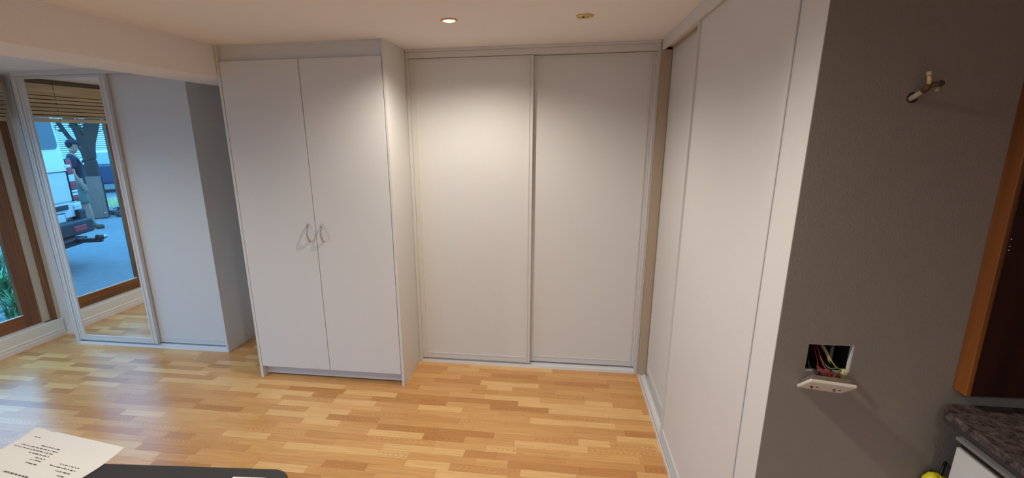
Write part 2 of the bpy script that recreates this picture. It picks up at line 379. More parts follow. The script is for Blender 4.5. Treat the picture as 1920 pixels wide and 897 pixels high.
for zz in (1.56, .74):
    MB().box(-4.628, -4.604, 3.748, 3.7699, zz, zz + .012).box(-4.628, -4.604, 3.748, 3.7699, zz + .022, zz + .034).box(-4.620, -4.612, 3.748, 3.7699, zz + .012, zz + .022).build('cord_cleat', M_TRACK, cdp)

# ------------------------------------------------------------------ built-in sliding wardrobes
def place(axis, X, Y0):
    """maps (a along the front, d behind the front, z) to world; axis 'x' faces -y, axis 'y' faces -x"""
    if axis == 'x': return lambda mb, a0, a1, d0, d1, z0, z1: mb.box(a0, a1, Y0 + d0, Y0 + d1, z0, z1)
    return lambda mb, a0, a1, d0, d1, z0, z1: mb.box(X + d0, X + d1, a0, a1, z0, z1)
def sliding_door(parent, put, a0, a1, d0, z0, z1, panel_mat, name='sliding_door', label=None, sw=.034):
    """panel with slim stiles, a top rail and a taller bottom rail"""
    th = .028
    p = put(MB(), a0 + sw, a1 - sw, d0 + .008, d0 + .018, z0 + .046, z1 - .018).build(name, panel_mat, parent)
    if label: p['label'] = label
    for s in ((a0, a0 + sw), (a1 - sw, a1)):
        m = MB(); put(m, s[0], s[0] + sw * .34, d0 - .003, d0 + th, z0, z1); put(m, s[0] + sw * .34, s[1] - sw * .34, d0 + .002, d0 + th, z0, z1); put(m, s[1] - sw * .34, s[1], d0 - .001, d0 + th, z0, z1)
        m.build('stile', M_ALU, p)
    m = MB(); put(m, a0 + sw, a1 - sw, d0 + .003, d0 + th, z0, z0 + .040); put(m, a0 + sw, a1 - sw, d0, d0 + th, z0 + .040, z0 + .046)
    m.build('bottom_rail', M_ALU, p)
    put(MB(), a0 + sw, a1 - sw, d0 + .002, d0 + th, z1 - .018, z1).build('top_rail', M_ALU, p)
    return p
def bottom_track(parent, put, a0, a1, w=.095, d=0.0, h=.024):
    m = MB(); put(m, a0, a1, d, d + w, 0.0, .010)
    for q in (0, .012, .043, .051, w - .006): put(m, a0, a1, d + q, d + q + .005, .010, h if q != .012 else h - .004)
    m.build('bottom_track', M_TRACK, parent)

# --- the pair of plain sliding doors on the back wall
put = place('x', 0, YB)
wb = thing('sliding_wardrobe', (-.26, YB, 0), 'built-in wardrobe with two plain white sliding doors across the back of the room', 'wardrobe')
put(MB(), -1.121, X1 - .001, -.004, .014, 2.381, 2.3995).build('scribe_strip', M_MELA, wb, bevel=.001)
put(MB(), -1.121, X1 - .001, .002, .100, 2.341, 2.380).build('top_track', M_ALU, wb, bevel=.001)
m = MB(); put(m, -1.121, -1.098, .0, .100, .0, 2.340); put(m, -1.105, -1.0985, -.004, .0, .0, 2.340); m.build('jamb', M_ALU, wb)
m = MB(); put(m, .600, .622, .0, .100, .0, 2.340); put(m, .600, .607, -.004, .0, .0, 2.340); m.build('jamb', M_ALU, wb)
bottom_track(wb, put, -1.0975, .5995)
sliding_door(wb, put, -1.097, -.215, .016, .036, 2.338, M_MELA, label='plain white sliding door running in front')
sliding_door(wb, put, -.245, .599, .056, .036, 2.338, M_MELA, label='plain white sliding door running behind')
put(MB(), -1.121, .62, .66, .68, 0, 2.38).build('back_panel', M_MELA, wb)

# --- the run of sliding doors along the right-hand side
put = place('y', X1, 0)
wr = thing('sliding_wardrobe', (X1, 2.55, 0), 'built-in wardrobe with white sliding doors on the side wall next to the grey wall', 'wardrobe')
m = MB(); put(m, 1.600, 3.594, .0, .016, 2.336, 2.3995); m.build('fascia', M_MELA, wr, bevel=.001)
put(MB(), 1.600, 3.594, .017, .105, 2.352, 2.3995).build('top_track', M_ALU, wr)
put(MB(), 1.600, 3.560, .058, .063, 2.338, 2.352).build('brush_seal', M_BRUSH, wr)
put(MB(), 3.567, 3.599, .0005, .060, .0, 2.3355).build('jamb', M_BRUSH, wr)
put(MB(), 3.577, 3.599, .061, .105, .0, 2.336).build('jamb', M_ALU, wr)
put(MB(), 1.4105, 1.5935, .0, .0018, .0, 2.3995).build('filler_panel', M_MELA, wr)
put(MB(), 1.5935, 1.5995, .030, .100, .0, 2.3995).build('jamb', M_ALU, wr)
put(MB(), 1.566, 1.5935, -.006, -.0002, .0, 2.3995).build('jamb_bead', M_ALU, wr, bevel=.0025)
bottom_track(wr, put, 1.600, 3.566, w=.100)
sliding_door(wr, put, 2.735, 3.565, .064, .036, 2.340, M_MELA, label='white sliding door running behind, by the corner')
sliding_door(wr, put, 1.604, 2.762, .018, .036, 2.345, M_MELA, label='white sliding door running in front')
put(MB(), 1.62, 3.59, .55, .57, 0, 2.38).build('back_panel', M_MELA, wr)

# --- wardrobe with a mirrored door beside the window
YL = 3.563; put = place('x', 0, YL)
wm = thing('mirrored_wardrobe', (-3.6, YL, 0), 'wardrobe with one mirrored and one plain white sliding door beside the window', 'wardrobe')
put(MB(), -4.372, -2.842, .0, .090, 2.306, HB - .0005).build('fascia', M_MELA, wm, bevel=.001)
m = MB(); put(m, -4.372, -4.346, .0, .090, .0, 2.305); put(m, -4.372, -4.364, -.005, .0, .0, 2.305); m.build('jamb', M_ALU, wm)
m = MB(); put(m, -2.858, -2.839, -.006, YN - YL - .002, .0, HB - .0005); m.build('end_panel', M_MELA, wm, bevel=.0015)
put(MB(), -4.366, -4.350, .091, .30, .0, HB - .0005).build('end_panel', M_MELA, wm)
bottom_track(wm, put, -4.345, -2.859, w=.09)
mirror = sliding_door(wm, put, -4.343, -3.546, .012, .036, 2.304, M_MIRROR, 'mirror_door', 'mirror-glass sliding door', .050)
sliding_door(wm, put, -3.590, -2.860, .052, .036, 2.304, M_MELA, label='plain white sliding door')
put(MB(), -4.35, -2.859, .68, .70, 0, HB - .001).build('back_panel', M_MELA, wm)
YM = YL + .020                                      # the silvered plane: things outdoors show up as its reflection

# ------------------------------------------------------------------ double-door cupboard
cb = thing('double_door_cupboard', (-1.70, YC, 0), 'tall white double-door cupboard with chrome bow handles standing proud of the wardrobes', 'cupboard')
for a, b in ((-2.2865, -2.268), (-1.1405, -1.1225)):
    MB().box(a, b, YC, YN - .002, 0, H - .0005).build('side_panel', M_MELA, cb, bevel=.0012)
MB().box(-2.2675, -1.141, YC + .022, YC + .040, 2.302, H - .0005).build('top_fascia', M_MELA, cb)
MB().box(-2.2675, -1.141, YC + .062, YC + .078, 0.012, .115).build('kickboard', M_MELA, cb)
MB().box(-2.2675, -1.141, YC + .024, YN - .004, .116, .134).build('base_panel', M_MELA, cb)
MB().box(-2.2675, -1.141, YC + .024, YN - .004, 2.284, 2.3015).build('top_panel', M_MELA, cb)
for a, b, xh in ((-2.2640, -1.7065, -1.755), (-1.7020, -1.1445, -1.652)):
    d = MB().box(a, b, YC, YC + .018, .098, 2.300).build('door', M_MELA, cb, bevel=.001)
    pts = []
    for i in range(21):
        q = i / 20; s = math.sin(math.pi * q)
        pts.append((xh, YC - .002 - .030 * s ** .75, 1.098 + .124 * q))
    MB().tube(pts, [.0075 - .0022 * math.sin(math.pi * i / 20) for i in range(21)], 12).build('handle', M_CHROME, d)['label'] = 'chrome bow handle'

# ------------------------------------------------------------------ ceiling downlights
def spot(parent, loc, power, col, size=156, blend=.6):
    ld = bpy.data.lights.new('bulb_light', 'SPOT'); ld.energy = power; ld.color = col; ld.spot_size = math.radians(size); ld.spot_blend = blend; ld.shadow_soft_size = .022
    o = bpy.data.objects.new('bulb_light', ld); COL.objects.link(o); o.parent = parent; o.location = Vector(loc) - WL[parent]
M_BULB = emit('lit_bulb', (1.0, .95, .86, 1), 30)
M_OFF = pm('dead_bulb_glass', rgb(176, 172, 160), .2, .1, 60)
def downlight(x, y, z, on, label, group=None, col=LAMP_WARM):
    t = thing('ceiling_downlight', (x, y, z), label, 'downlight', group)
    MB().lathe((x, y, z), [(.031, -.002), (.034, -.007), (.039, -.008), (.044, -.005), (.046, -.0005), (.030, -.0005)], 40).build('trim_ring', M_BRASS, t)
    if on:
        MB().lathe((x, y, z), [(.001, -.009), (.016, -.0075), (.026, -.004), (.030, -.0012), (.001, -.0011)], 32).build('bulb', M_BULB, t)
        spot(t, (x, y, z - .02), on, col)
    else:
        MB().lathe((x, y, z), [(.001, -.0012), (.030, -.0012), (.030, -.002), (.024, -.0022), (.001, -.0022)], 32).build('recess', pm('brass_shadow', rgb(58, 48, 30), .5, .2, 90), t)
        MB().lathe((x, y, z), [(.016, -.0024), (.025, -.0024), (.027, -.006), (.022, -.0075), (.0155, -.006)], 32).build('gimbal', M_BRASS, t)
        MB().box(x - .012, x - .001, y - .010, y + .008, z - .009, z - .0024).build('lampholder', M_GAP, t)
        MB().box(x + .010, x + .014, y - .012, y + .004, z - .009, z - .0024).build('contact', M_OFF, t)
        MB().box(x - .017, x - .013, y - .01, y + .004, z - .008, z - .0024).build('contact', M_OFF, t)
    return t
downlight(-.613, 2.776, H, 20, 'lit brass downlight in the ceiling in front of the plain sliding doors')
downlight(.092, 2.818, H, 0, 'unlit brass downlight in the ceiling, its bulb missing')
downlight(-.45, 1.12, H, 23, 'lit brass downlight in the ceiling over the foreground table')
downlight(-3.45, 1.75, HB, 22, 'lit brass downlight in the bay ceiling by the windows', col=LAMP_WHITE)
for k, (x, y) in enumerate(((-1.3, -.7), (.5, -.7), (-1.3, -2.0), (.5, -2.0))):  # unseen rear lamps added to lift the ambient light of the room
    downlight(x, y, H, 7, 'added brass fill downlight in the ceiling %s, on the %s side' % ('just behind the table' if y > -1 else 'by the rear wall', 'window' if x < 0 else 'bench'), 'added fill downlights in the rear ceiling', LAMP_WHITE)

# ------------------------------------------------------------------ power socket pulled out of the grey wall
M_SOCK = pm('socket_plastic', rgb(222, 216, 204), .5, .05, 80)
so = thing('power_socket', (.745, YG - .03, 1.08), 'white double power socket pulled off the grey wall, hanging under its hole by wires', 'power socket')
pa = Vector((.0600, 0, -.0060)); pb = Vector((0, -.033, .0265)); pn = pa.cross(pb).normalized() * -1
pcn = Vector((.757, YG - .034, 1.114))
if pn.y > 0: pn = -pn
plate = MB().obox(pcn, pa, pb, pn * .005).build('plate', M_SOCK, so, bevel=.003, seg=3)
MB().obox(pcn - pn * .012, pa * .84, pb * .78, pn * .0068).build('mechanism', pm('socket_back', rgb(120, 104, 86), .8, .2, 90), so)
M_SLOT = pm('socket_slot', rgb(60, 48, 38), .8, .1, 60)
def on_plate(u, v, du, dv, name, mat, h=.0008):
    MB().obox(pcn + pn * .0056 + pa * u + pb * v, pa * du, pb * dv, pn * h).build(name, mat, plate)
for u in (-.5, .5):
    for k, (a, b) in enumerate(((-.12, -.1), (.12, -.1), (0, -.45))): on_plate(u + a, b, .035, .10, 'pin_slot', M_SLOT)
    on_plate(u * .3, .55, .10, .16, 'rocker', M_SOCK, .002)
M_RED = pm('red_wire', rgb(150, 40, 40), .45, .1, 60); M_BLK = pm('black_wire', rgb(28, 24, 24), .5, .1, 60)
M_YEL = pm('yellow_wire', rgb(205, 180, 70), .45, .1, 60); M_GRN = pm('green_wire', rgb(70, 110, 60), .45, .1, 60); M_SHE = pm('grey_sheath', rgb(150, 130, 96), .6, .1, 60)
def wire(pts, m, r=.0016, lab=None):
    n = []                                           # Catmull-Rom through the points
    P = [Vector(p) for p in pts]; P = [P[0]] + P + [P[-1]]
    for i in range(1, len(P) - 2):
        for k in range(6):
            t = k / 6; a, b, c, d = P[i - 1], P[i], P[i + 1], P[i + 2]
            n.append(.5 * ((2 * b) + (c - a) * t + (2 * a - 5 * b + 4 * c - d) * t * t + (3 * b - a - 3 * c + d) * t ** 3))
    n.append(P[-2])
    o = MB().tube(n, r, 7).build('wire', m, so)
    if lab: o['label'] = lab
yi = YG + .05
wire([(.752, yi, 1.215), (.752, YG + .02, 1.19), (.757, YG - .008, 1.163), (.768, YG - .022, 1.149), (.775, YG - .026, 1.136)], M_RED, .0022, 'red wire')
wire([(.748, yi, 1.205), (.747, YG + .01, 1.165), (.738, YG - .015, 1.157), (.752, YG - .026, 1.148), (.772, YG - .028, 1.134)], M_RED, .0018)
wire([(.735, YG - .01, 1.162), (.745, YG - .022, 1.160), (.765, YG - .028, 1.149), (.785, YG - .028, 1.142), (.790, YG - .03, 1.130)], M_RED, .0016)
wire([(.737, YG - .012, 1.147), (.752, YG - .026, 1.153), (.770, YG - .03, 1.140), (.782, YG - .028, 1.150), (.795, YG - .026, 1.136)], M_RED, .0018)
wire([(.758, yi, 1.222), (.768, YG + .02, 1.20), (.785, YG - .006, 1.165), (.802, YG - .018, 1.157), (.803, YG - .026, 1.137)], M_YEL, .0012, 'yellow wire')
wire([(.757, YG + .03, 1.18), (.770, YG - .005, 1.158), (.788, YG - .015, 1.162), (.800, YG - .018, 1.152), (.803, YG - .027, 1.137)], M_GRN, .0020, 'green wire')
wire([(.725, YG + .03, 1.19), (.718, YG + .005, 1.175), (.722, YG - .008, 1.155), (.736, YG - .022, 1.152), (.745, YG - .03, 1.134)], M_BLK, .0018, 'black wire')
wire([(.742, YG - .012, 1.140), (.756, YG - .026, 1.143), (.768, YG - .03, 1.130)], M_BLK, .0030)
wire([(.757, YG + .06, 1.222), (.768, YG + .025, 1.20), (.778, YG + .008, 1.172)], M_SHE, .0050, 'flat grey cable sheath')
wire([(.812, YG + .07, 1.222), (.800, YG + .05, 1.185), (.795, YG + .04, 1.150)], pm('grey_cable', rgb(110, 106, 100), .6, .1, 60), .0052)
MB().box(.798, .812, YG - .024, YG - .006, 1.146, 1.158).build('terminal', pm('pale_terminal', rgb(214, 206, 150), .5, .1, 60), so, bevel=.002)

# ------------------------------------------------------------------ capped wires where a wall light was
wlr = thing('wall_light_wiring', (.842, YG, 1.88), 'taped wire ends sticking out of a small hole high in the grey wall', 'wiring')
MB().lathe((.844, YG - .0002, 1.888), [(.0005, -.0004), (.0125, -.0004), (.0125, .0010), (.0005, .0012)], 24, (0, -1, 0)).build('wall_hole', M_GAP, wlr)
MB().tube([(.841, YG + .004, 1.884), (.845, YG - .012, 1.892), (.851, YG - .026, 1.902)], [.0068, .0066, .0062], 12).build('conduit', pm('dirty_conduit', rgb(170, 160, 142), .6, .15, 120), wlr)
MB().tube([(.850, YG - .024, 1.900), (.853, YG - .034, 1.910), (.853, YG - .036, 1.916)], [.0068, .0074, .0060], 12).build('connector', pm('brown_connector', rgb(96, 66, 40), .5, .15, 120), wlr)
MB().tube([(.853, YG - .036, 1.914), (.850, YG - .038, 1.928), (.848, YG - .038, 1.934)], [.0044, .0046, .0040], 10).build('wire_end', pm('cream_cap', rgb(222, 196, 144), .5, .08, 120), wlr)
MB().tube([(.848, YG - .038, 1.935), (.846, YG - .039, 1.944)], [.0058, .0054], 12).build('cap', pm('cream_cap_top', rgb(196, 184, 156), .5, .08, 120), wlr)
MB().tube([(.856, YG - .030, 1.910), (.868, YG - .030, 1.915), (.880, YG - .028, 1.917)], [.0050, .0068, .0060], 10).build('connector', pm('taupe_connector', rgb(108, 92, 74), .6, .15, 120), wlr)
MB().tube([(.879, YG - .029, 1.918), (.886, YG - .028, 1.916)], [.0072, .0066], 10).build('connector', pm('dark_connector', rgb(76, 62, 50), .6, .15, 120), wlr)
MB().tube([(.876, YG - .029, 1.909), (.876, YG - .030, 1.899)], [.0036, .0042], 8).build('wire_end', pm('pale_end', rgb(188, 180, 160), .5, .08, 120), wlr)

# ------------------------------------------------------------------ timber panel on the grey wall
cs, sn = math.cos(math.radians(1.6)), math.sin(math.radians(1.6))
tp = thing('timber_wall_panel', (1.096, YG, 1.114), 'dark stained timber panel with a raw orange edge, fixed to the grey wall above the bench', 'wall panel')
ex, ez = Vector((cs, 0, sn)), Vector((-sn, 0, cs)); o0 = Vector((1.096, YG - .0005, 1.114))
def pl(name, a0, a1, d0, d1, z0, z1, mat, bev=.002):
    return MB().obox(o0 + ex * (a0 + a1) / 2 + ez * (z0 + z1) / 2 - Vector((0, (d0 + d1) / 2, 0)), ex * (a1 - a0) / 2, Vector((0, (d1 - d0) / 2, 0)), ez * (z1 - z0) / 2).build(name, mat, tp, bevel=bev)
M_EDGE = wood_mat('raw_orange_edge', rgb(88, 46, 14), rgb(156, 92, 30), .55, 'Z', .5)
M_DKW = wood_mat('dark_stained_timber', rgb(40, 18, 16), rgb(58, 28, 22), .35, 'Z', .5)
pl('edge', 0, .012, 0, .047, 0, 1.24, M_EDGE)
pl('board', .012, .95, 0, .046, 0, 1.24, M_DKW)
for zz in (.356, .366, .384): MB().ball(o0 + ex * .018 + ez * (zz + .05) + Vector((0, -.0465, 0)), .0014, seg=8, rings=6).build('pin', M_SOCK, tp)

# ------------------------------------------------------------------ kitchen bench end
kb = thing('kitchen_bench', (1.6, .5, 0), 'kitchen bench with a dark mottled stone top and white end panel against the grey wall', 'bench')
def rounded(x0, x1, y0, y1, r, z):
    """outline with the far left corner rounded"""
    pts = [(x1, y0, z), (x1, y1, z)]
    for i in range(11):
        q = math.pi / 2 + math.pi / 2 * i / 10
        pts.append((x0 + r + r * math.cos(q), y1 - r + r * math.sin(q), z))
    return pts + [(x0, y0, z)]
def stone():
    m = pm('mottled_stone', rgb(104, 92, 88), .7, .3, 48, 1.0, 120)
    N = m.node_tree.nodes; mx = [n for n in N if n.type == 'MIX'][0]
    mx.inputs[6].default_value = rgb(24, 18, 18); mx.inputs[7].default_value = rgb(120, 102, 98)
    nz = [n for n in N if n.type == 'TEX_NOISE'][0]; nz.inputs['Detail'].default_value = 8; nz.inputs['Roughness'].default_value = .8
    mr = N.new('ShaderNodeMapRange'); mr.inputs[1].default_value = .38; mr.inputs[2].default_value = .66; m.node_tree.links.new(nz.outputs['Fac'], mr.inputs[0]); m.node_tree.links.new(mr.outputs[0], mx.inputs[0])
    return m
MB().prism(rounded(1.062, 2.6, -1.2, YG - .001, .055, 1.044), (0, 0, .022)).build('stone_top', stone(), kb, bevel=.003)
MB().prism(rounded(1.066, 2.6, -1.2, YG - .002, .052, 1.030), (0, 0, .0135)).build('stone_edge', pm('dark_stone_edge', rgb(62, 56, 52), .5, .2, 90), kb)
MB().box(1.050, 1.066, -1.2, 1.300, 1.020, 1.0295).build('edge_trim', pm('grey_trim', rgb(120, 120, 118), .4, .05, 80), kb, bevel=.001)
MB().box(1.085, 2.58, -1.15, 1.305, .10, 1.0195).build('carcass', pm('black_carcass', rgb(34, 33, 34), .6, .15, 60), kb)
MB().tube([(1.075, 1.300, 1.002), (1.075, -1.15, 1.002)], .009, 12).build('rail', pm('black_rail', rgb(30, 30, 32), .4, .1, 60), kb)
MB().box(1.068, 1.084, -1.15, 1.312, 0, .990).build('end_panel', M_MELA, kb, bevel=.001)
MB().box(1.12, 2.55, -1.1, 1.30, 0, .0995).build('kickboard', M_BLINDD, kb)

# ------------------------------------------------------------------ yellow plug on a black cord hanging beside the bench
yp = thing('hanging_cord_plug', (1.087, 1.385, .78), 'bright yellow plug on a black cord hanging beside the white end panel of the bench', 'plug')
M_YPL = pm('yellow_plastic', rgb(226, 212, 20), .4, .06, 60)
MB().tube([(1.081, 1.378, .70), (1.083, 1.380, .78), (1.085, 1.380, .835), (1.089, 1.382, .848), (1.093, 1.383, .852)], [.024, .026, .024, .016, .008], 10).build('plug_body', M_YPL, yp)
MB().obox((1.117, 1.384, .815), (.026, 0, -.012), (0, .014, 0), (.006, 0, .026)).build('plug_shoulder', M_YPL, yp, bevel=.006)
MB().tube([(1.102, 1.384, .832), (1.107, 1.386, .852), (1.117, 1.396, .868), (1.130, 1.4095, .876)], .0042, 8).build('cord', M_BLK, yp)

# ------------------------------------------------------------------ black table in the foreground, with papers
ZT = 1.10
ta = thing('bar_table', (-1.15, .50, 0), 'tall black-topped table with rounded corners in the foreground, papers on it', 'table')
ang = math.radians(5.0); tx, ty = Vector((math.cos(ang), math.sin(ang), 0)), Vector((-math.sin(ang), math.cos(ang), 0))
tc0 = Vector((-.568, .857, 0))                        # the far right corner of the top
def tloc(a, b, z): return tc0 + tx * a + ty * b + Vector((0, 0, z))
pts = []; r = .045
for cx_, cy_, q0 in ((-r, -r, 0), (-1.15 + r, -r, 90), (-1.15 + r, -.62 + r, 180), (-r, -.62 + r, 270)):
    for i in range(9):
        q = math.radians(q0 + 90 * i / 8); pts.append(tloc(cx_ + r * math.cos(q), cy_ + r * math.sin(q), ZT - .032))
M_FELT = pm('black_speckled_top', rgb(34, 33, 34), .75, .5, 400, .5, 500)
MB().prism(pts, (0, 0, .032)).build('table_top', M_FELT, ta, bevel=.008, seg=3)
M_TLEG = pm('black_metal', rgb(30, 30, 32), .4, .1, 50)
for a, b in ((-.10, -.10), (-1.05, -.10), (-.10, -.52), (-1.05, -.52)):
    MB().tube([tloc(a, b, 0), tloc(a, b, ZT - .033)], .020, 12).build('leg', M_TLEG, ta)
MB().obox(tloc(-.575, -.10, ZT - .055), tx * .455, ty * .010, (0, 0, .020)).build('apron', M_TLEG, ta)
MB().obox(tloc(-.575, -.52, ZT - .055), tx * .455, ty * .010, (0, 0, .020)).build('apron', M_TLEG, ta)
M_PAPER = pm('white_paper', rgb(208, 208, 204), .8, .015, 50); M_INK = pm('printed_ink', rgb(70, 68, 66), .8, .2, 300)
def sheet(c, u, v, w, h, name, label, curl=0.0):
    """paper: c far-right corner, u along its far edge to the left, v toward the camera"""
    n = 16; vs = []; fs = []
    for k in (0, 1):
        for j in range(n + 1):
            for i in range(n + 1):
                a, b = i / n, j / n
                p = Vector(c) + u * (w * a) + v * (h * b) + Vector((0, 0, .0004 * (1 - k)))
                p.z += curl * max(0, .35 - b) ** 2 * 3 - (.004 * math.exp(-((a - .83) ** 2) / .001) * math.exp(-(b ** 2) / .01) if curl else 0)
                vs.append(p)
    m = (n + 1) ** 2
    for j in range(n):
        for i in range(n):
            q = j * (n + 1) + i; fs += [(q, q + 1, q + n + 2, q + n + 1), (m + q, m + q + n + 1, m + q + n + 2, m + q + 1)]
    t = thing(name, c, label, 'paper')
    b = MB(); b.add(vs, fs, True); b.build('sheet', M_PAPER, t); return t
u = Vector((-.9894, .1447, 0)); v = Vector((-.1447, -.9894, 0)); cN = Vector((-.997, .858, ZT + .0012))
sh = sheet(cN, u, v, .297, .21, 'printed_sheet', 'white printed sheet lying over the edge of the black table, its text upside down', .03)
def words(u0, v0, ln, hgt, seed, bold=False):
    """a line of small print too fine to read: ink marks word by word"""
    rnd = random.Random(seed); a = u0; b = MB()
    while a < u0 + ln:
        wl_ = min(rnd.uniform(.004, .013), u0 + ln - a); n = max(1, int(wl_ / .0016))
        for k in range(n):
            aa = a + k * .0016; hh = hgt * rnd.choice((.6, .6, .8, 1.0)); bb = v0 + rnd.uniform(-.1, .1) * hgt
            z = .0007 + .03 * 3 * max(0, .35 - bb / .21) ** 2
            cc = cN + u * aa + v * bb + Vector((0, 0, z))
            b.obox(cc, u * (.0006 if not bold else .00085), v * hh / 2, (0, 0, .00012))
        a += wl_ + .0022
    if b.v: tag(b.build('printed_line', M_INK, sh), kind='stuff')
def at_px(px, py):
    d = _w + RR * ((px - CXP) / FPX) - UU * ((py - CYP) / FPX); p = CAM + d * ((ZT - CAM.z) / d.z) - cN; return p.dot(u), p.dot(v)
for k, (p0, p1, hg, bo) in enumerate((((112, 847), (77, 838), .0030, 0), ((107, 852), (41, 834), .0030, 0), ((98, 855), (27, 836), .0030, 0), ((92, 859), (54, 849.5), .0030, 0),
                                      ((84, 864), (66, 859.5), .0030, 0), ((76, 868), (56, 862), .0030, 0), ((68, 874), (47, 868), .0036, 1), ((148, 881), (112, 871.5), .0030, 0),
                                      ((140, 886.5), (94, 873), .0030, 0), ((131, 891), (103, 884), .0034, 1), ((119, 897), (107, 893.5), .0036, 1), ((53, 896.5), (4, 885.5), .0046, 1), ((77, 826), (65, 823.5), .0018, 0))):
    a0, b0 = at_px(*p0); a1, b1 = at_px(*p1); words(a0, (b0 + b1) / 2, max(.004, a1 - a0), hg, k, bo)
u2, v2 = -tx, -ty
sheet(Vector((-.612, .817, ZT + .0012)), u2, v2, .074, .13, 'small_card', 'small white card lying flat on the black table near its rounded corner')

# ------------------------------------------------------------------ outdoors: laid out where the mirror sees it
def out(az, dist, z):
    """a point at an azimuth and distance as the mirror shows it, put at its real place in front of the mirror"""
    a = math.radians(az); return Vector((-math.cos(a) * dist, 2 * YM - math.sin(a) * dist, z))
GZ = .03
M_ASPH = pm('asphalt', rgb(120, 122, 124), .9, .25, 9, .6, 60)
struct(MB().box(-60, XL - .18, -60, 40, -.2, GZ).box(XL - .179, 20, -60, YS - .11, -.2, GZ).build('ground', M_ASPH))

# --- white van, tail towards the window
def van():
    c0 = out(41.50, 9.50, GZ); t = Vector((.30, .954, 0)); f = Vector((-.954, .30, 0)); up = Vector((0, 0, 1))
    W_, Ln = 1.96, 5.6
    P = lambda a, b, z: c0 + t * a + f * b + up * z            # a across the tail, b forward, z up
    v_ = thing('white_van', P(W_ / 2, Ln / 2, 0), 'white delivery van parked outside the window, tail lights and tow bar towards the yard', 'van')
    M_VW = pm('van_white', rgb(226, 228, 230), .3, .02, 20, coat=.4); M_VG = pm('van_glass', rgb(16, 30, 44), .08, .1, 10, spec=.8); M_BLKP = pm('van_black_plastic', rgb(34, 36, 40), .5, .1, 40)
    M_RLENS = pm('red_lens', rgb(190, 22, 40), .2, .1, 60, coat=.5); M_CLENS = pm('clear_lens', rgb(222, 226, 232), .15, .08, 60, coat=.5)
    prof = [(0.04, .50), (-.01, .95), (0, 1.5), (.05, 2.1), (.12, 2.42), (.28, 2.52), (4.0, 2.50), (4.35, 2.30), (4.85, 1.62), (5.45, 1.35), (5.6, 1.0), (5.6, .45)]
    b = MB()
    rows = [(0.0, .10), (.03, .03), (.10, 0)]; ins = [(a, d) for a, d in rows] + [(W_ - a, d) for a, d in reversed(rows)]
    n = len(prof); vs = []
    for a, d in ins:
        for (bb, z) in prof:
            cz = 1.4; vs.append(P(a + (W_ / 2 - a) * .12 * max(0, (z - 1.5)) , bb + (d if bb < 2.8 else -d), cz + (z - cz) * (1 - d * .25)))
    fs = [tuple(range(n - 1, -1, -1)), tuple((len(ins) - 1) * n + i for i in range(n))]
    for i in range(len(ins) - 1):
        for j in range(n): fs.append((i * n + j, i * n + (j + 1) % n, (i + 1) * n + (j + 1) % n, (i + 1) * n + j))
    b.add(vs, fs); b.build('body', M_VW, v_, bevel=.03, seg=3)
    # rear doors, each a lower and an upper skin with a groove at the waist
    for a0, a1 in ((.145, W_ / 2 - .005), (W_ / 2 + .005, W_ - .145)):
        d = MB().obox(P((a0 + a1) / 2, -.014, 1.135), t * ((a1 - a0) / 2), f * .014, up * .205).build('rear_door', M_VW, v_, bevel=.008)
        MB().obox(P((a0 + a1) / 2, .002, 1.80), t * ((a1 - a0) / 2), f * .020 + up * .002, up * .445 + f * .03).build('upper_skin', M_VW, d, bevel=.008)
        MB().obox(P((a0 + a1) / 2, -.012, .80), t * ((a1 - a0) / 2), f * .014, up * .10).build('lower_skin', M_VW, d, bevel=.008)
        w0, w1 = (a0 + .05, a1 - .06) if a0 < .5 else (a0 + .06, a1 - .05)
        pts = []; r = .09
        for cx_, cz_, q0 in ((w1 - r, 2.15, 0), (w0 + r, 2.15, 90), (w0 + r, 1.66 + r, 180), (w1 - r, 1.66 + r, 270)):
            for i in range(5):
                q = math.radians(q0 + 22.5 * i); z = cz_ + r * math.sin(q); pts.append(P(cx_ + r * math.cos(q), -.026 + (z - 1.80) * .067, z))
        MB().prism(pts, f * .014).build('window_glass', M_VG, d)
        for zz in (2.06, 1.42, .86):
            ah = a0 - .03 if a0 < .5 else a1 + .03
            MB().obox(P(ah, -.035, zz), t * .06, f * .018, up * .022).build('hinge', M_VW, d, bevel=.008)
    MB().obox(P(.60, -.036, .855), t * .32, f * .006, up * .035).build('handle_recess', M_BLKP, v_, bevel=.006)
    npl = MB().obox(P(.66, -.034, .70), t * .27, f * .006, up * .07).build('number_plate', M_VW, v_, bevel=.004)
    MB().obox(P(.66, -.030, .70), t * .285, f * .005, up * .085).build('plate_surround', M_BLKP, npl)
    for a in (.075, W_ - .075):
        tl = MB().obox(P(a, -.012, 1.22), t * .068, f * .03, up * .30).build('tail_light', M_BLKP, v_, bevel=.012)
        for z0, z1, m_ in ((1.31, 1.505, M_RLENS), (1.20, 1.30, M_CLENS), (1.09, 1.19, M_RLENS), (1.045, 1.080, M_CLENS), (1.000, 1.035, M_CLENS), (.935, .990, M_RLENS)):
            MB().obox(P(a, -.036, (z0 + z1) / 2), t * .060, f * .012, up * (z1 - z0) / 2).build('lens', m_, tl, bevel=.006)
        MB().obox(P(a, -.014, .845), t * .075, f * .03, up * .055).build('corner_piece', M_VW, v_, bevel=.008)
    bp = MB().obox(P(W_ / 2, -.055, .56), t * (W_ / 2 + .01), f * .10, up * .105).build('rear_bumper', M_BLKP, v_, bevel=.03, seg=3)
    for a in (.07, W_ - .07): MB().obox(P(a, -.03, .725), t * .08, f * .05, up * .07).build('bumper_corner', M_BLKP, bp, bevel=.015)
    for a in (.32, W_ - .32): MB().obox(P(a, -.154, .55), t * .14, f * .008, up * .040).build('reflector', M_RLENS, bp, bevel=.006)
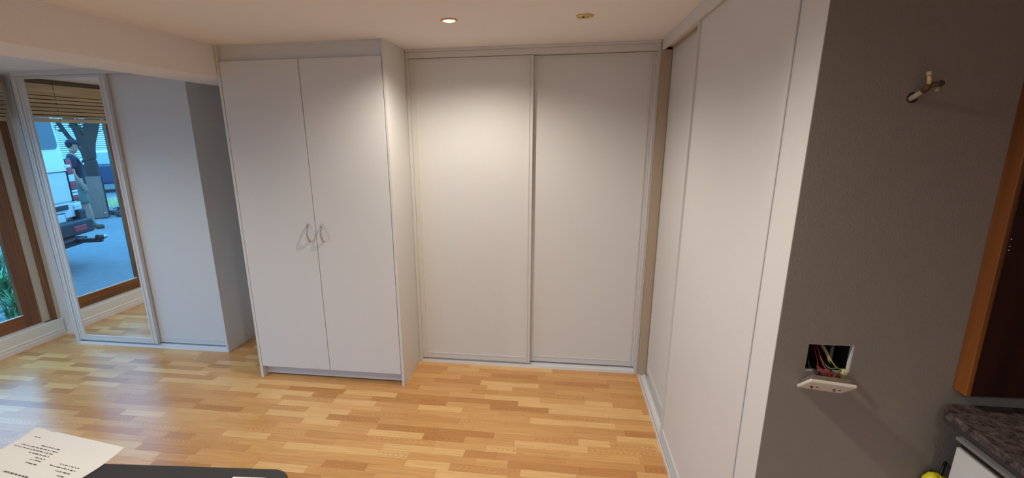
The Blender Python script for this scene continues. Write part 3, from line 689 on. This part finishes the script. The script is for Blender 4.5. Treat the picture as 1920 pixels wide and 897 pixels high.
    tb = MB().obox(P(.72, -.18, .41), t * .30, f * .10, up * .045).build('tow_bar', M_BLKP, v_, bevel=.01)
    MB().obox(P(.66, -.42, .43), t * .035, f * .18, up * .028).build('tongue', M_BLKP, tb, bevel=.008)
    MB().tube([P(.66, -.54, .462), P(.66, -.63, .470)], [.045, .030], 10).build('tow_hitch', M_BLKP, tb)
    MB().ball(P(.66, -.645, .475), .028, seg=12, rings=8).build('tow_ball', M_CHROME, tb)
    M_TYRE = pm('tyre', rgb(26, 26, 28), .85, .1, 60)
    for a in (.0, W_ - .22):
        for b_ in (1.05, 4.55):
            wh = MB().lathe(P(a + .02, b_, .345), [(.20, 0), (.32, .0), (.345, .03), (.345, .17), (.32, .20), (.20, .20)], 24, t).build('wheel', M_TYRE, v_)
            MB().lathe(P(a + .01, b_, .345), [(.02, 0), (.20, .02), (.20, .19), (.02, .21)], 20, t).build('rim', M_ALU, wh)
    # windscreen and cab windows
    MB().prism([P(.22, 4.40, 2.26), P(W_ - .22, 4.40, 2.26), P(W_ - .16, 4.83, 1.66), P(.16, 4.83, 1.66)], f * .03 + up * .012).build('windscreen', M_VG, v_)
    for s, a in ((-1, -.004), (1, W_ - .006)):
        MB().prism([P(a + (.06 if s < 0 else -.06), 3.55, 1.55), P(a + (.06 if s < 0 else -.06), 4.55, 1.55), P(a + (.12 if s < 0 else -.12), 4.25, 2.10), P(a + (.12 if s < 0 else -.12), 3.55, 2.10)], t * (.012 * s)).build('side_window', M_VG, v_)
    return v_
van()

# --- person behind the van: a continuous body grown over a skeleton
def grow(verts, edges, root=0, sub=2):
    me = bpy.data.meshes.new('grow'); me.from_pydata([v[:3] for v in verts], edges, []); o = bpy.data.objects.new('grow', me); COL.objects.link(o)
    o.modifiers.new('s', 'SKIN')
    for i, v in enumerate(verts):
        sv = me.skin_vertices[0].data[i]; r = v[3]; sv.radius = r if isinstance(r, tuple) else (r, r); sv.use_root = (i == root)
    sb = o.modifiers.new('d', 'SUBSURF'); sb.levels = sub; sb.render_levels = sub
    dg = bpy.context.evaluated_depsgraph_get(); dg.update()
    res = bpy.data.meshes.new_from_object(o.evaluated_get(dg)); bpy.data.objects.remove(o)
    for p in res.polygons: p.use_smooth = True
    return res
def person():
    base = out(41.82, 13.0, GZ); fw = Vector((.66, -.75, 0)).normalized(); lf = Vector((-fw.y, fw.x, 0))
    T = Matrix((( fw.x, lf.x, 0), (fw.y, lf.y, 0), (0, 0, 1)))
    pe = thing('person', base, 'person in a dark cap, dark T-shirt, grey shorts and work boots standing behind the van', 'person')
    def place_mesh(me, name, mat, parent=pe):
        for v in me.vertices: v.co = T @ v.co
        me.materials.clear(); me.materials.append(mat); return link(name, me, parent, base)
    arm = lambda s: [(-.01, .19 * s, 1.43, .062), (-.05, .26 * s, 1.15, .047), (.05, .25 * s, .94, .038), (.075, .245 * s, .88, (.022, .042)), (.10, .24 * s, .82, (.020, .038))]
    leg = lambda s, dx: [(0.0, .10 * s, .90, .095), (.03 + dx * .5, .11 * s, .49, .060), (.02 + dx, .115 * s, .30, .056), (.01 + dx, .12 * s, .085, .042), (.09 + dx, .13 * s, .045, .040), (.17 + dx, .135 * s, .035, .030)]
    V = [(0, 0, .97, (.13, .15)), (.0, 0, 1.12, (.12, .145)), (.02, 0, 1.30, (.125, .17)), (-.01, 0, 1.45, (.085, .12)), (.02, 0, 1.53, .058), (.05, 0, 1.60, (.088, .075)), (.065, 0, 1.69, (.095, .082)), (.055, 0, 1.755, (.070, .065))]
    E_ = [(0, 1), (1, 2), (2, 3), (3, 4), (4, 5), (5, 6), (6, 7)]
    for s in (1, -1):
        k = len(V); A = arm(s); V += A; E_ += [(3, k)] + [(k + i, k + i + 1) for i in range(len(A) - 1)]
        hand = k + len(A) - 2                                   # five fingers from the palm
        for j, (dy, ln, dz) in enumerate(((.030, .055, .00), (.012, .065, -.005), (-.008, .062, -.008), (-.026, .050, -.010))):
            q = len(V); hx, hy, hz = V[hand + 1][:3]
            V += [(hx + dy, hy - .004 * s, hz - .02 + dz, .010), (hx + dy + .008, hy - .010 * s, hz - .02 - ln * .5, .009), (hx + dy + .006, hy - .024 * s, hz - .02 - ln * .85, .008)]
            E_ += [(hand + 1, q), (q, q + 1), (q + 1, q + 2)]
        q = len(V); hx, hy, hz = V[hand][:3]
        V += [(hx + .040, hy - .004 * s, hz - .010, .011), (hx + .055, hy - .012 * s, hz - .040, .009)]; E_ += [(hand, q), (q, q + 1)]
        k = len(V); Lg = leg(s, .07 if s > 0 else -.03); V += Lg; E_ += [(0, k)] + [(k + i, k + i + 1) for i in range(len(Lg) - 1)]
    place_mesh(grow(V, E_, 0, 2), 'body', pm('skin', rgb(168, 124, 102), .6, .06, 60))
    # face
    for s in (1, -1):
        b = MB(); b.ball((0, 0, 0), .012, seg=8, rings=6); o = b.build('eye', M_GAP, pe); o.location = T @ Vector((.145, .032 * s, 1.675))
        b = MB(); b.ball((0, 0, 0), .028, (.5, .3, 1), 8, 6); o = b.build('ear', bpy.data.materials['skin'], pe); o.location = T @ Vector((.05, .085 * s, 1.655))
        for ob in (o,): pass
    nose = MB().ball((0, 0, 0), .018, (1, .7, 1.3), 8, 6).build('nose', bpy.data.materials['skin'], pe); nose.location = T @ Vector((.160, 0, 1.645))
    mouth = MB().ball((0, 0, 0), .018, (.4, 1, .3), 8, 6).build('mouth', pm('lips', rgb(140, 84, 78), .6, .05, 60), pe); mouth.location = T @ Vector((.142, 0, 1.610))
    for ob in list(pe.children):
        if ob.name.split('.')[0] in ('eye', 'ear', 'nose', 'mouth'):        # built round the origin, shifted by their own location
            for v in ob.data.vertices: v.co += WL[pe]
            for v in ob.data.vertices: pass
    M_SH = pm('dark_tshirt', rgb(30, 34, 48), .85, .15, 60); M_SHO = pm('grey_shorts', rgb(104, 112, 104), .9, .12, 80); M_BOOT = pm('tan_boots', rgb(92, 78, 62), .8, .15, 60)
    Vs = [(0, 0, .86, (.150, .175)), (0, 0, .95, (.155, .178)), (0, 0, 1.12, (.145, .17)), (.02, 0, 1.30, (.148, .195)), (-.01, 0, 1.455, (.105, .15)), (.015, 0, 1.505, .07)]; Es = [(0, 1), (1, 2), (2, 3), (3, 4), (4, 5)]
    for s in (1, -1):
        k = len(Vs); Vs += [(-.01, .20 * s, 1.43, .082), (-.03, .255 * s, 1.22, .072)]; Es += [(4, k), (k, k + 1)]
    shirt = place_mesh(grow(Vs, Es, 0, 2), 't_shirt', M_SH)
    lg = MB().ball((0, 0, 0), .02, (.4, 1, 1), 8, 6).build('chest_logo', M_VANW, pe); lg.location = T @ Vector((.155, .07, 1.32))
    for v in lg.data.vertices: v.co += WL[pe]
    Vs = [(0, 0, 1.00, (.145, .165)), (0, 0, .90, (.15, .17))]; Es = [(0, 1)]
    for s in (1, -1):
        k = len(Vs); Vs += [(.005, .105 * s, .82, .118), (.03 + (.03 if s > 0 else -.015), .115 * s, .50, .098)]; Es += [(1, k), (k, k + 1)]
    place_mesh(grow(Vs, Es, 0, 2), 'shorts', M_SHO)
    for s in (1, -1):
        dx = .07 if s > 0 else -.03
        Vs = [(.005 + dx, .12 * s, .20, .060), (.005 + dx, .12 * s, .075, .062), (.10 + dx, .13 * s, .050, (.050, .050)), (.21 + dx, .137 * s, .042, (.036, .046))]
        place_mesh(grow(Vs, [(0, 1), (1, 2), (2, 3)], 1, 2), 'boot', M_BOOT)
    cap = MB(); cap.ball((.055, 0, 1.715), .118, (1.02, .92, .80), 16, 10)
    cap.v = [p if p[2] > 1.715 else (p[0], p[1], 1.715 - (1.715 - p[2]) * .12) for p in cap.v]
    vs = [T @ Vector(p) + base for p in cap.v]; c2 = MB(); c2.add(vs, cap.f, True)
    cp = c2.build('cap', M_SH, pe)
    pts = [(.14, .085, 1.708), (.20, .070, 1.700), (.245, .03, 1.694), (.245, -.03, 1.694), (.20, -.070, 1.700), (.14, -.085, 1.708)]
    MB().prism([T @ Vector(p) + base for p in pts], (0, 0, .010)).build('brim', M_SH, cp)
    hair = MB(); hair.ball((.02, 0, 1.685), .092, (.9, .98, .7), 14, 8); c3 = MB(); c3.add([T @ Vector(p) + base for p in hair.v], hair.f, True)
    c3.build('hair', pm('dark_hair', rgb(44, 36, 32), .8, .2, 90), pe)
M_VANW = pm('white_print_and_sky_sheen', rgb(226, 228, 230), .6, .02, 20)
person()

# --- brown cabinet carcass standing on the ground beside the tree
bc = out(42.75, 14.55, GZ); e1 = Vector((.68, -.73, 0)); e2 = Vector((-.73, -.68, 0))
bx = thing('brown_cabinet', bc, 'brown wooden cabinet carcass standing on the driveway in front of the tree', 'cabinet')
M_BRN = wood_mat('brown_veneer', rgb(128, 98, 86), rgb(150, 118, 104), .5, 'Z', .4); M_BRND = pm('dark_side', rgb(52, 40, 38), .6, .1, 40)
up = Vector((0, 0, 1))
MB().obox(bc + up * .49, e1 * .20, e2 * .012, up * .47).build('front_board', M_BRN, bx, bevel=.003)
MB().obox(bc + e1 * .185 + e2 * .19 + up * .49, e1 * .010, e2 * .175, up * .47).build('side_board', M_BRND, bx)
MB().obox(bc - e1 * .185 + e2 * .19 + up * .49, e1 * .010, e2 * .175, up * .47).build('side_board', M_BRND, bx)
MB().obox(bc + e1 * .215 + up * .49, e1 * .012, e2 * .030, up * .47).build('door_edge', M_BRND, bx)
MB().obox(bc + e2 * .19 + up * .95, e1 * .20, e2 * .20, up * .010).build('top_board', M_BRND, bx)
MB().obox(bc + e2 * .16 + up * .010, e1 * .17, e2 * .15, up * .010).build('base', M_BRND, bx)
MB().lathe(bc + e1 * .14 - e2 * .012 + up * .12, [(.001, .010), (.018, .008), (.020, 0)], 14, -e2).build('knob', M_CHROME, bx)

# --- tree, mulch, grass verge
def tree():
    b = out(43.05, 16.2, GZ); r_ = Vector((.68, -.73, 0))
    t = thing('yard_tree', b, 'thick-trunked dark tree forking low, behind the brown cabinet', 'tree')
    M_BARK = pm('bark', rgb(62, 56, 52), .95, .35, 14, 1.0, 40); q = lambda a, z, d=0: b + r_ * a + Vector((-.73 * d, -.68 * d, z))
    V = [(*q(0, -.02), .20), (*q(.0, .5), .15), (*q(.0, 1.1), .145), (*q(.0, 1.65), .16), (*q(.14, 2.05), .18), (*q(.34, 2.6), .13), (*q(.55, 3.6), .06),
         (*q(-.13, 2.0, .1), .09), (*q(-.30, 2.6, .3), .08), (*q(-.55, 3.7, .5), .05), (*q(-.10, 1.55), .07), (*q(-.32, 1.85), .055), (*q(-.48, 2.25), .05), (*q(-.8, 3.2), .035)]
    E_ = [(0, 1), (1, 2), (2, 3), (3, 4), (4, 5), (5, 6), (3, 7), (7, 8), (8, 9), (2, 10), (10, 11), (11, 12), (12, 13)]
    me = grow(V, E_, 0, 2)
    for v in me.vertices: v.co -= b
    me.materials.clear(); me.materials.append(M_BARK); link('trunk', me, t, b)
    rnd = random.Random(3); lf = MB()
    for k in range(2600):
        c = q(rnd.gauss(0, .9), rnd.gauss(3.3, .65), rnd.gauss(0, .9))
        if c.z < 2.0: continue
        a = Vector((rnd.gauss(0, 1), rnd.gauss(0, 1), rnd.gauss(0, 1))).normalized(); d = a.orthogonal().normalized(); s = rnd.uniform(.05, .09)
        lf.add([c - a * s, c + d * s * .45, c + a * s, c - d * s * .45], [(0, 1, 2, 3)])
    tag(lf.build('foliage', pm('tree_leaves', rgb(58, 92, 58), .7, .3, 20), t, recalc=False), kind='stuff')
tree()
rnd = random.Random(5); mb = MB(); o = out(43.3, 15.6, GZ); ra = Vector((.68, -.73, 0)); rb = Vector((-.73, -.68, 0))
for k in range(700):
    c = o + ra * rnd.uniform(-1.2, 1.6) + rb * rnd.uniform(-1.1, .9) + Vector((0, 0, rnd.uniform(0, .03))); s = rnd.uniform(.025, .06)
    if abs((c - bc).dot(e1)) < .32 and -.12 < (c - bc).dot(e2) < .50 or (c - out(43.05, 16.2, GZ)).length < .34: continue
    a = Vector((rnd.gauss(0, 1), rnd.gauss(0, 1), rnd.gauss(0, .4))).normalized() * s; d = a.cross(Vector((0, 0, 1))).normalized() * s * .5
    mb.obox(c, a, d, (0, 0, .008))
tag(mb.build('leaf_litter', pm('leaf_litter', rgb(66, 58, 52), .95, .4, 8), None, o, recalc=False), 'dark leaf litter and bark scattered under the tree', 'leaf litter', kind='stuff')
mb = MB(); o = out(44.2, 18.0, GZ)
for k in range(5200):
    c = o + ra * rnd.uniform(-3.0, 3.0) + rb * rnd.uniform(-1.1, 1.1); hgt = rnd.uniform(.05, .13); s = Vector((rnd.gauss(0, .02), rnd.gauss(0, .02), hgt)); w = ra * .008 + rb * rnd.uniform(-.006, .006)
    mb.add([c - w, c + w, c + s], [(0, 1, 2)])
tag(mb.build('grass_verge', pm('verge_grass', rgb(214, 214, 150), .8, .3, 3), None, o, recalc=False), 'bright yellow-green grass verge beyond the leaf litter', 'grass', kind='stuff')

# --- parked car behind the tree
def car():
    o = out(44.6, 21.5, GZ); x = Vector((.68, -.73, 0)); y_ = Vector((-.73, -.68, 0)); up = Vector((0, 0, 1))
    P = lambda a, d, z: o + x * a + y_ * d + up * z
    c = thing('parked_car', o, 'dark blue parked car with sky reflection painted pale on its roof in front of the weatherboard house', 'car')
    M_BL = pm('dark_blue_paint', rgb(40, 66, 96), .25, .05, 20, coat=.6); M_WN = pm('car_glass', rgb(170, 196, 206), .05, .05, 10, spec=1.0)
    body = [(-2.1, .32), (-2.15, .62), (-2.0, .86), (-1.1, .95), (1.35, .98), (2.0, .90), (2.12, .60), (2.1, .32)]
    MB().prism([P(a, 0, z) for a, z in body], y_ * 1.7).build('body', M_BL, c, bevel=.06, seg=3)
    cab = [(-1.2, .95), (-.45, 1.42), (.85, 1.44), (1.45, .98)]
    MB().prism([P(a, .10, z) for a, z in cab], y_ * 1.5).build('cabin', M_VANW, c, bevel=.05, seg=3)  # white cabin colour stands for sky reflected off roof and windscreen
    for w in ([(-1.0, 1.0), (-.45, 1.36), (.15, 1.37), (.15, 1.0)], [(.22, 1.0), (.22, 1.37), (.80, 1.37), (1.25, 1.02)]):
        MB().prism([P(a, .088, z) for a, z in w], y_ * .02).build('side_window', M_WN, c)
    MB().prism([P(-1.17, .22, .99), P(-1.17, 1.48, .99), P(-.52, 1.48, 1.395), P(-.52, .22, 1.395)], x * -.03 + up * .02).build('windscreen', M_WN, c)
    for a in (-1.3, 1.3):
        for d in (.02, 1.50):
            wh = MB().lathe(P(a, d, .31), [(.18, 0), (.30, 0), (.31, .02), (.31, .16), (.30, .18), (.18, .18)], 20, y_).build('wheel', bpy.data.materials['tyre'], c)
            MB().lathe(P(a, d - .01, .31), [(.02, 0), (.18, .01), (.18, .19), (.02, .20)], 16, y_).build('rim', M_ALU, wh)
car()

# --- weatherboard house across the yard
def house():
    o = out(43.6, 26.0, GZ); x = Vector((.69, -.72, 0)); y_ = Vector((-.72, -.69, 0)); up = Vector((0, 0, 1))
    P = lambda a, d, z: o + x * a + y_ * d + up * z
    h = thing('weatherboard_house', o, 'pale weatherboard house across the yard behind the tree', 'house')
    M_WB = pm('weatherboard_paint', rgb(226, 226, 216), .7, .04, 10); M_RF = pm('grey_roof', rgb(92, 92, 96), .8, .1, 5)
    MB().obox(P(0, 2.6, 1.6), x * 5.0, y_ * 2.5, up * 1.6).build('wall_core', pm('board_shadow', rgb(90, 96, 98), .8, .05, 10), h)
    for k in range(38):
        z = .12 + k * .080
        MB().prism([P(-5.05, -.010, z), P(-5.05, .098, z), P(-5.05, .098, z + .062), P(-5.05, .030, z + .062)], x * 10.1).build('weatherboard', M_WB, h)
    for a in (-3.1, 2.9):
        w = MB().obox(P(a, .01, 1.75), x * .62, y_ * .03, up * .58).build('window', M_WB, h); MB().obox(P(a, -.022, 1.75), x * .54, y_ * .006, up * .50).build('pane', bpy.data.materials['van_glass'], w)
    MB().prism([P(-5.4, -.45, 3.22), P(-5.4, 2.6, 4.6), P(-5.4, 5.6, 3.22)], x * 10.8).build('roof', M_RF, h)
house()

# --- strappy plants against the window
def strappy(c, n, hgt, spread, label, seed, col):
    c = Vector(c); t = thing('strappy_plant', c, label, 'plant', 'garden plants outside the window'); rnd = random.Random(seed)
    for part in range(3):
        b = MB()
        for k in range(n // 3):
            a = rnd.uniform(0, 2 * math.pi); d = Vector((math.cos(a), math.sin(a), 0)); s = d.cross(Vector((0, 0, 1))); L_ = hgt * rnd.uniform(.7, 1.25); w = rnd.uniform(.007, .013); vs = []
            p0 = c + Vector((rnd.gauss(0, .05), rnd.gauss(0, .05), 0)); bend = rnd.uniform(.5, 1.3)
            for j in range(6):
                q = j / 5; ww = w * (1 - q ** 2 * .95)
                p = p0 + d * (spread * q ** 1.6 * bend) + Vector((0, 0, L_ * (q - .45 * bend * q ** 2.4)))
                vs += [p - s * ww, p + Vector((0, 0, -.004)), p + s * ww]
            if max(q_.x for q_ in vs) > XL - .21: continue
            fs = [(j * 3 + i, j * 3 + i + 1, j * 3 + i + 4, j * 3 + i + 3) for j in range(5) for i in (0, 1)]
            b.add(vs, fs, True)
        tag(b.build('leaves', pm('strap_leaf', tuple(x * (.8 + .2 * part) for x in col[:3]) + (1,), .45, .25, 30), t, recalc=False), kind='stuff')
for k, (x_, y_, n, hg, spr, lb) in enumerate(((-5.50, 3.98, 110, .46, .34, 'clump of strappy green leaves closest to the window glass'), (-6.50, 4.62, 110, .46, .36, 'clump of strappy green leaves in the middle of the garden bed'),
                                             (-5.45, 4.95, 80, .44, .34, 'clump of strappy green leaves beyond the end of the window wall'), (-7.55, 5.30, 110, .50, .40, 'clump of strappy green leaves at the outer edge of the garden bed'))):
    strappy((x_, y_, GZ), n, hg, spr, lb, 20 + k, rgb(108, 150, 96))
def leafy(c, label, seed):
    c = Vector(c); t = thing('leafy_groundcover', c, label, 'plant', 'garden plants outside the window'); rnd = random.Random(seed); b = MB()
    for k in range(420):
        p = c + Vector((rnd.gauss(0, .17), rnd.gauss(0, .17), abs(rnd.gauss(0, .07)) + .01)); a = Vector((rnd.gauss(0, 1), rnd.gauss(0, 1), rnd.gauss(.3, .4))).normalized(); d = a.cross(Vector((rnd.gauss(0, .3), rnd.gauss(0, .3), 1))).normalized(); s = rnd.uniform(.018, .034)
        if p.x > XL - .26: continue
        b.add([p - a * s, p + d * s * .6, p + a * s * 1.2, p - d * s * .6], [(0, 1, 2, 3)])
    tag(b.build('leaves', pm('groundcover_leaf', rgb(112, 160, 84), .5, .3, 30), t, recalc=False), kind='stuff')
leafy((-5.30, 3.40, GZ), 'low leafy green groundcover under the window glass', 40); leafy((-6.60, 3.50, GZ), 'low leafy green groundcover out in the bed, away from the window', 41)
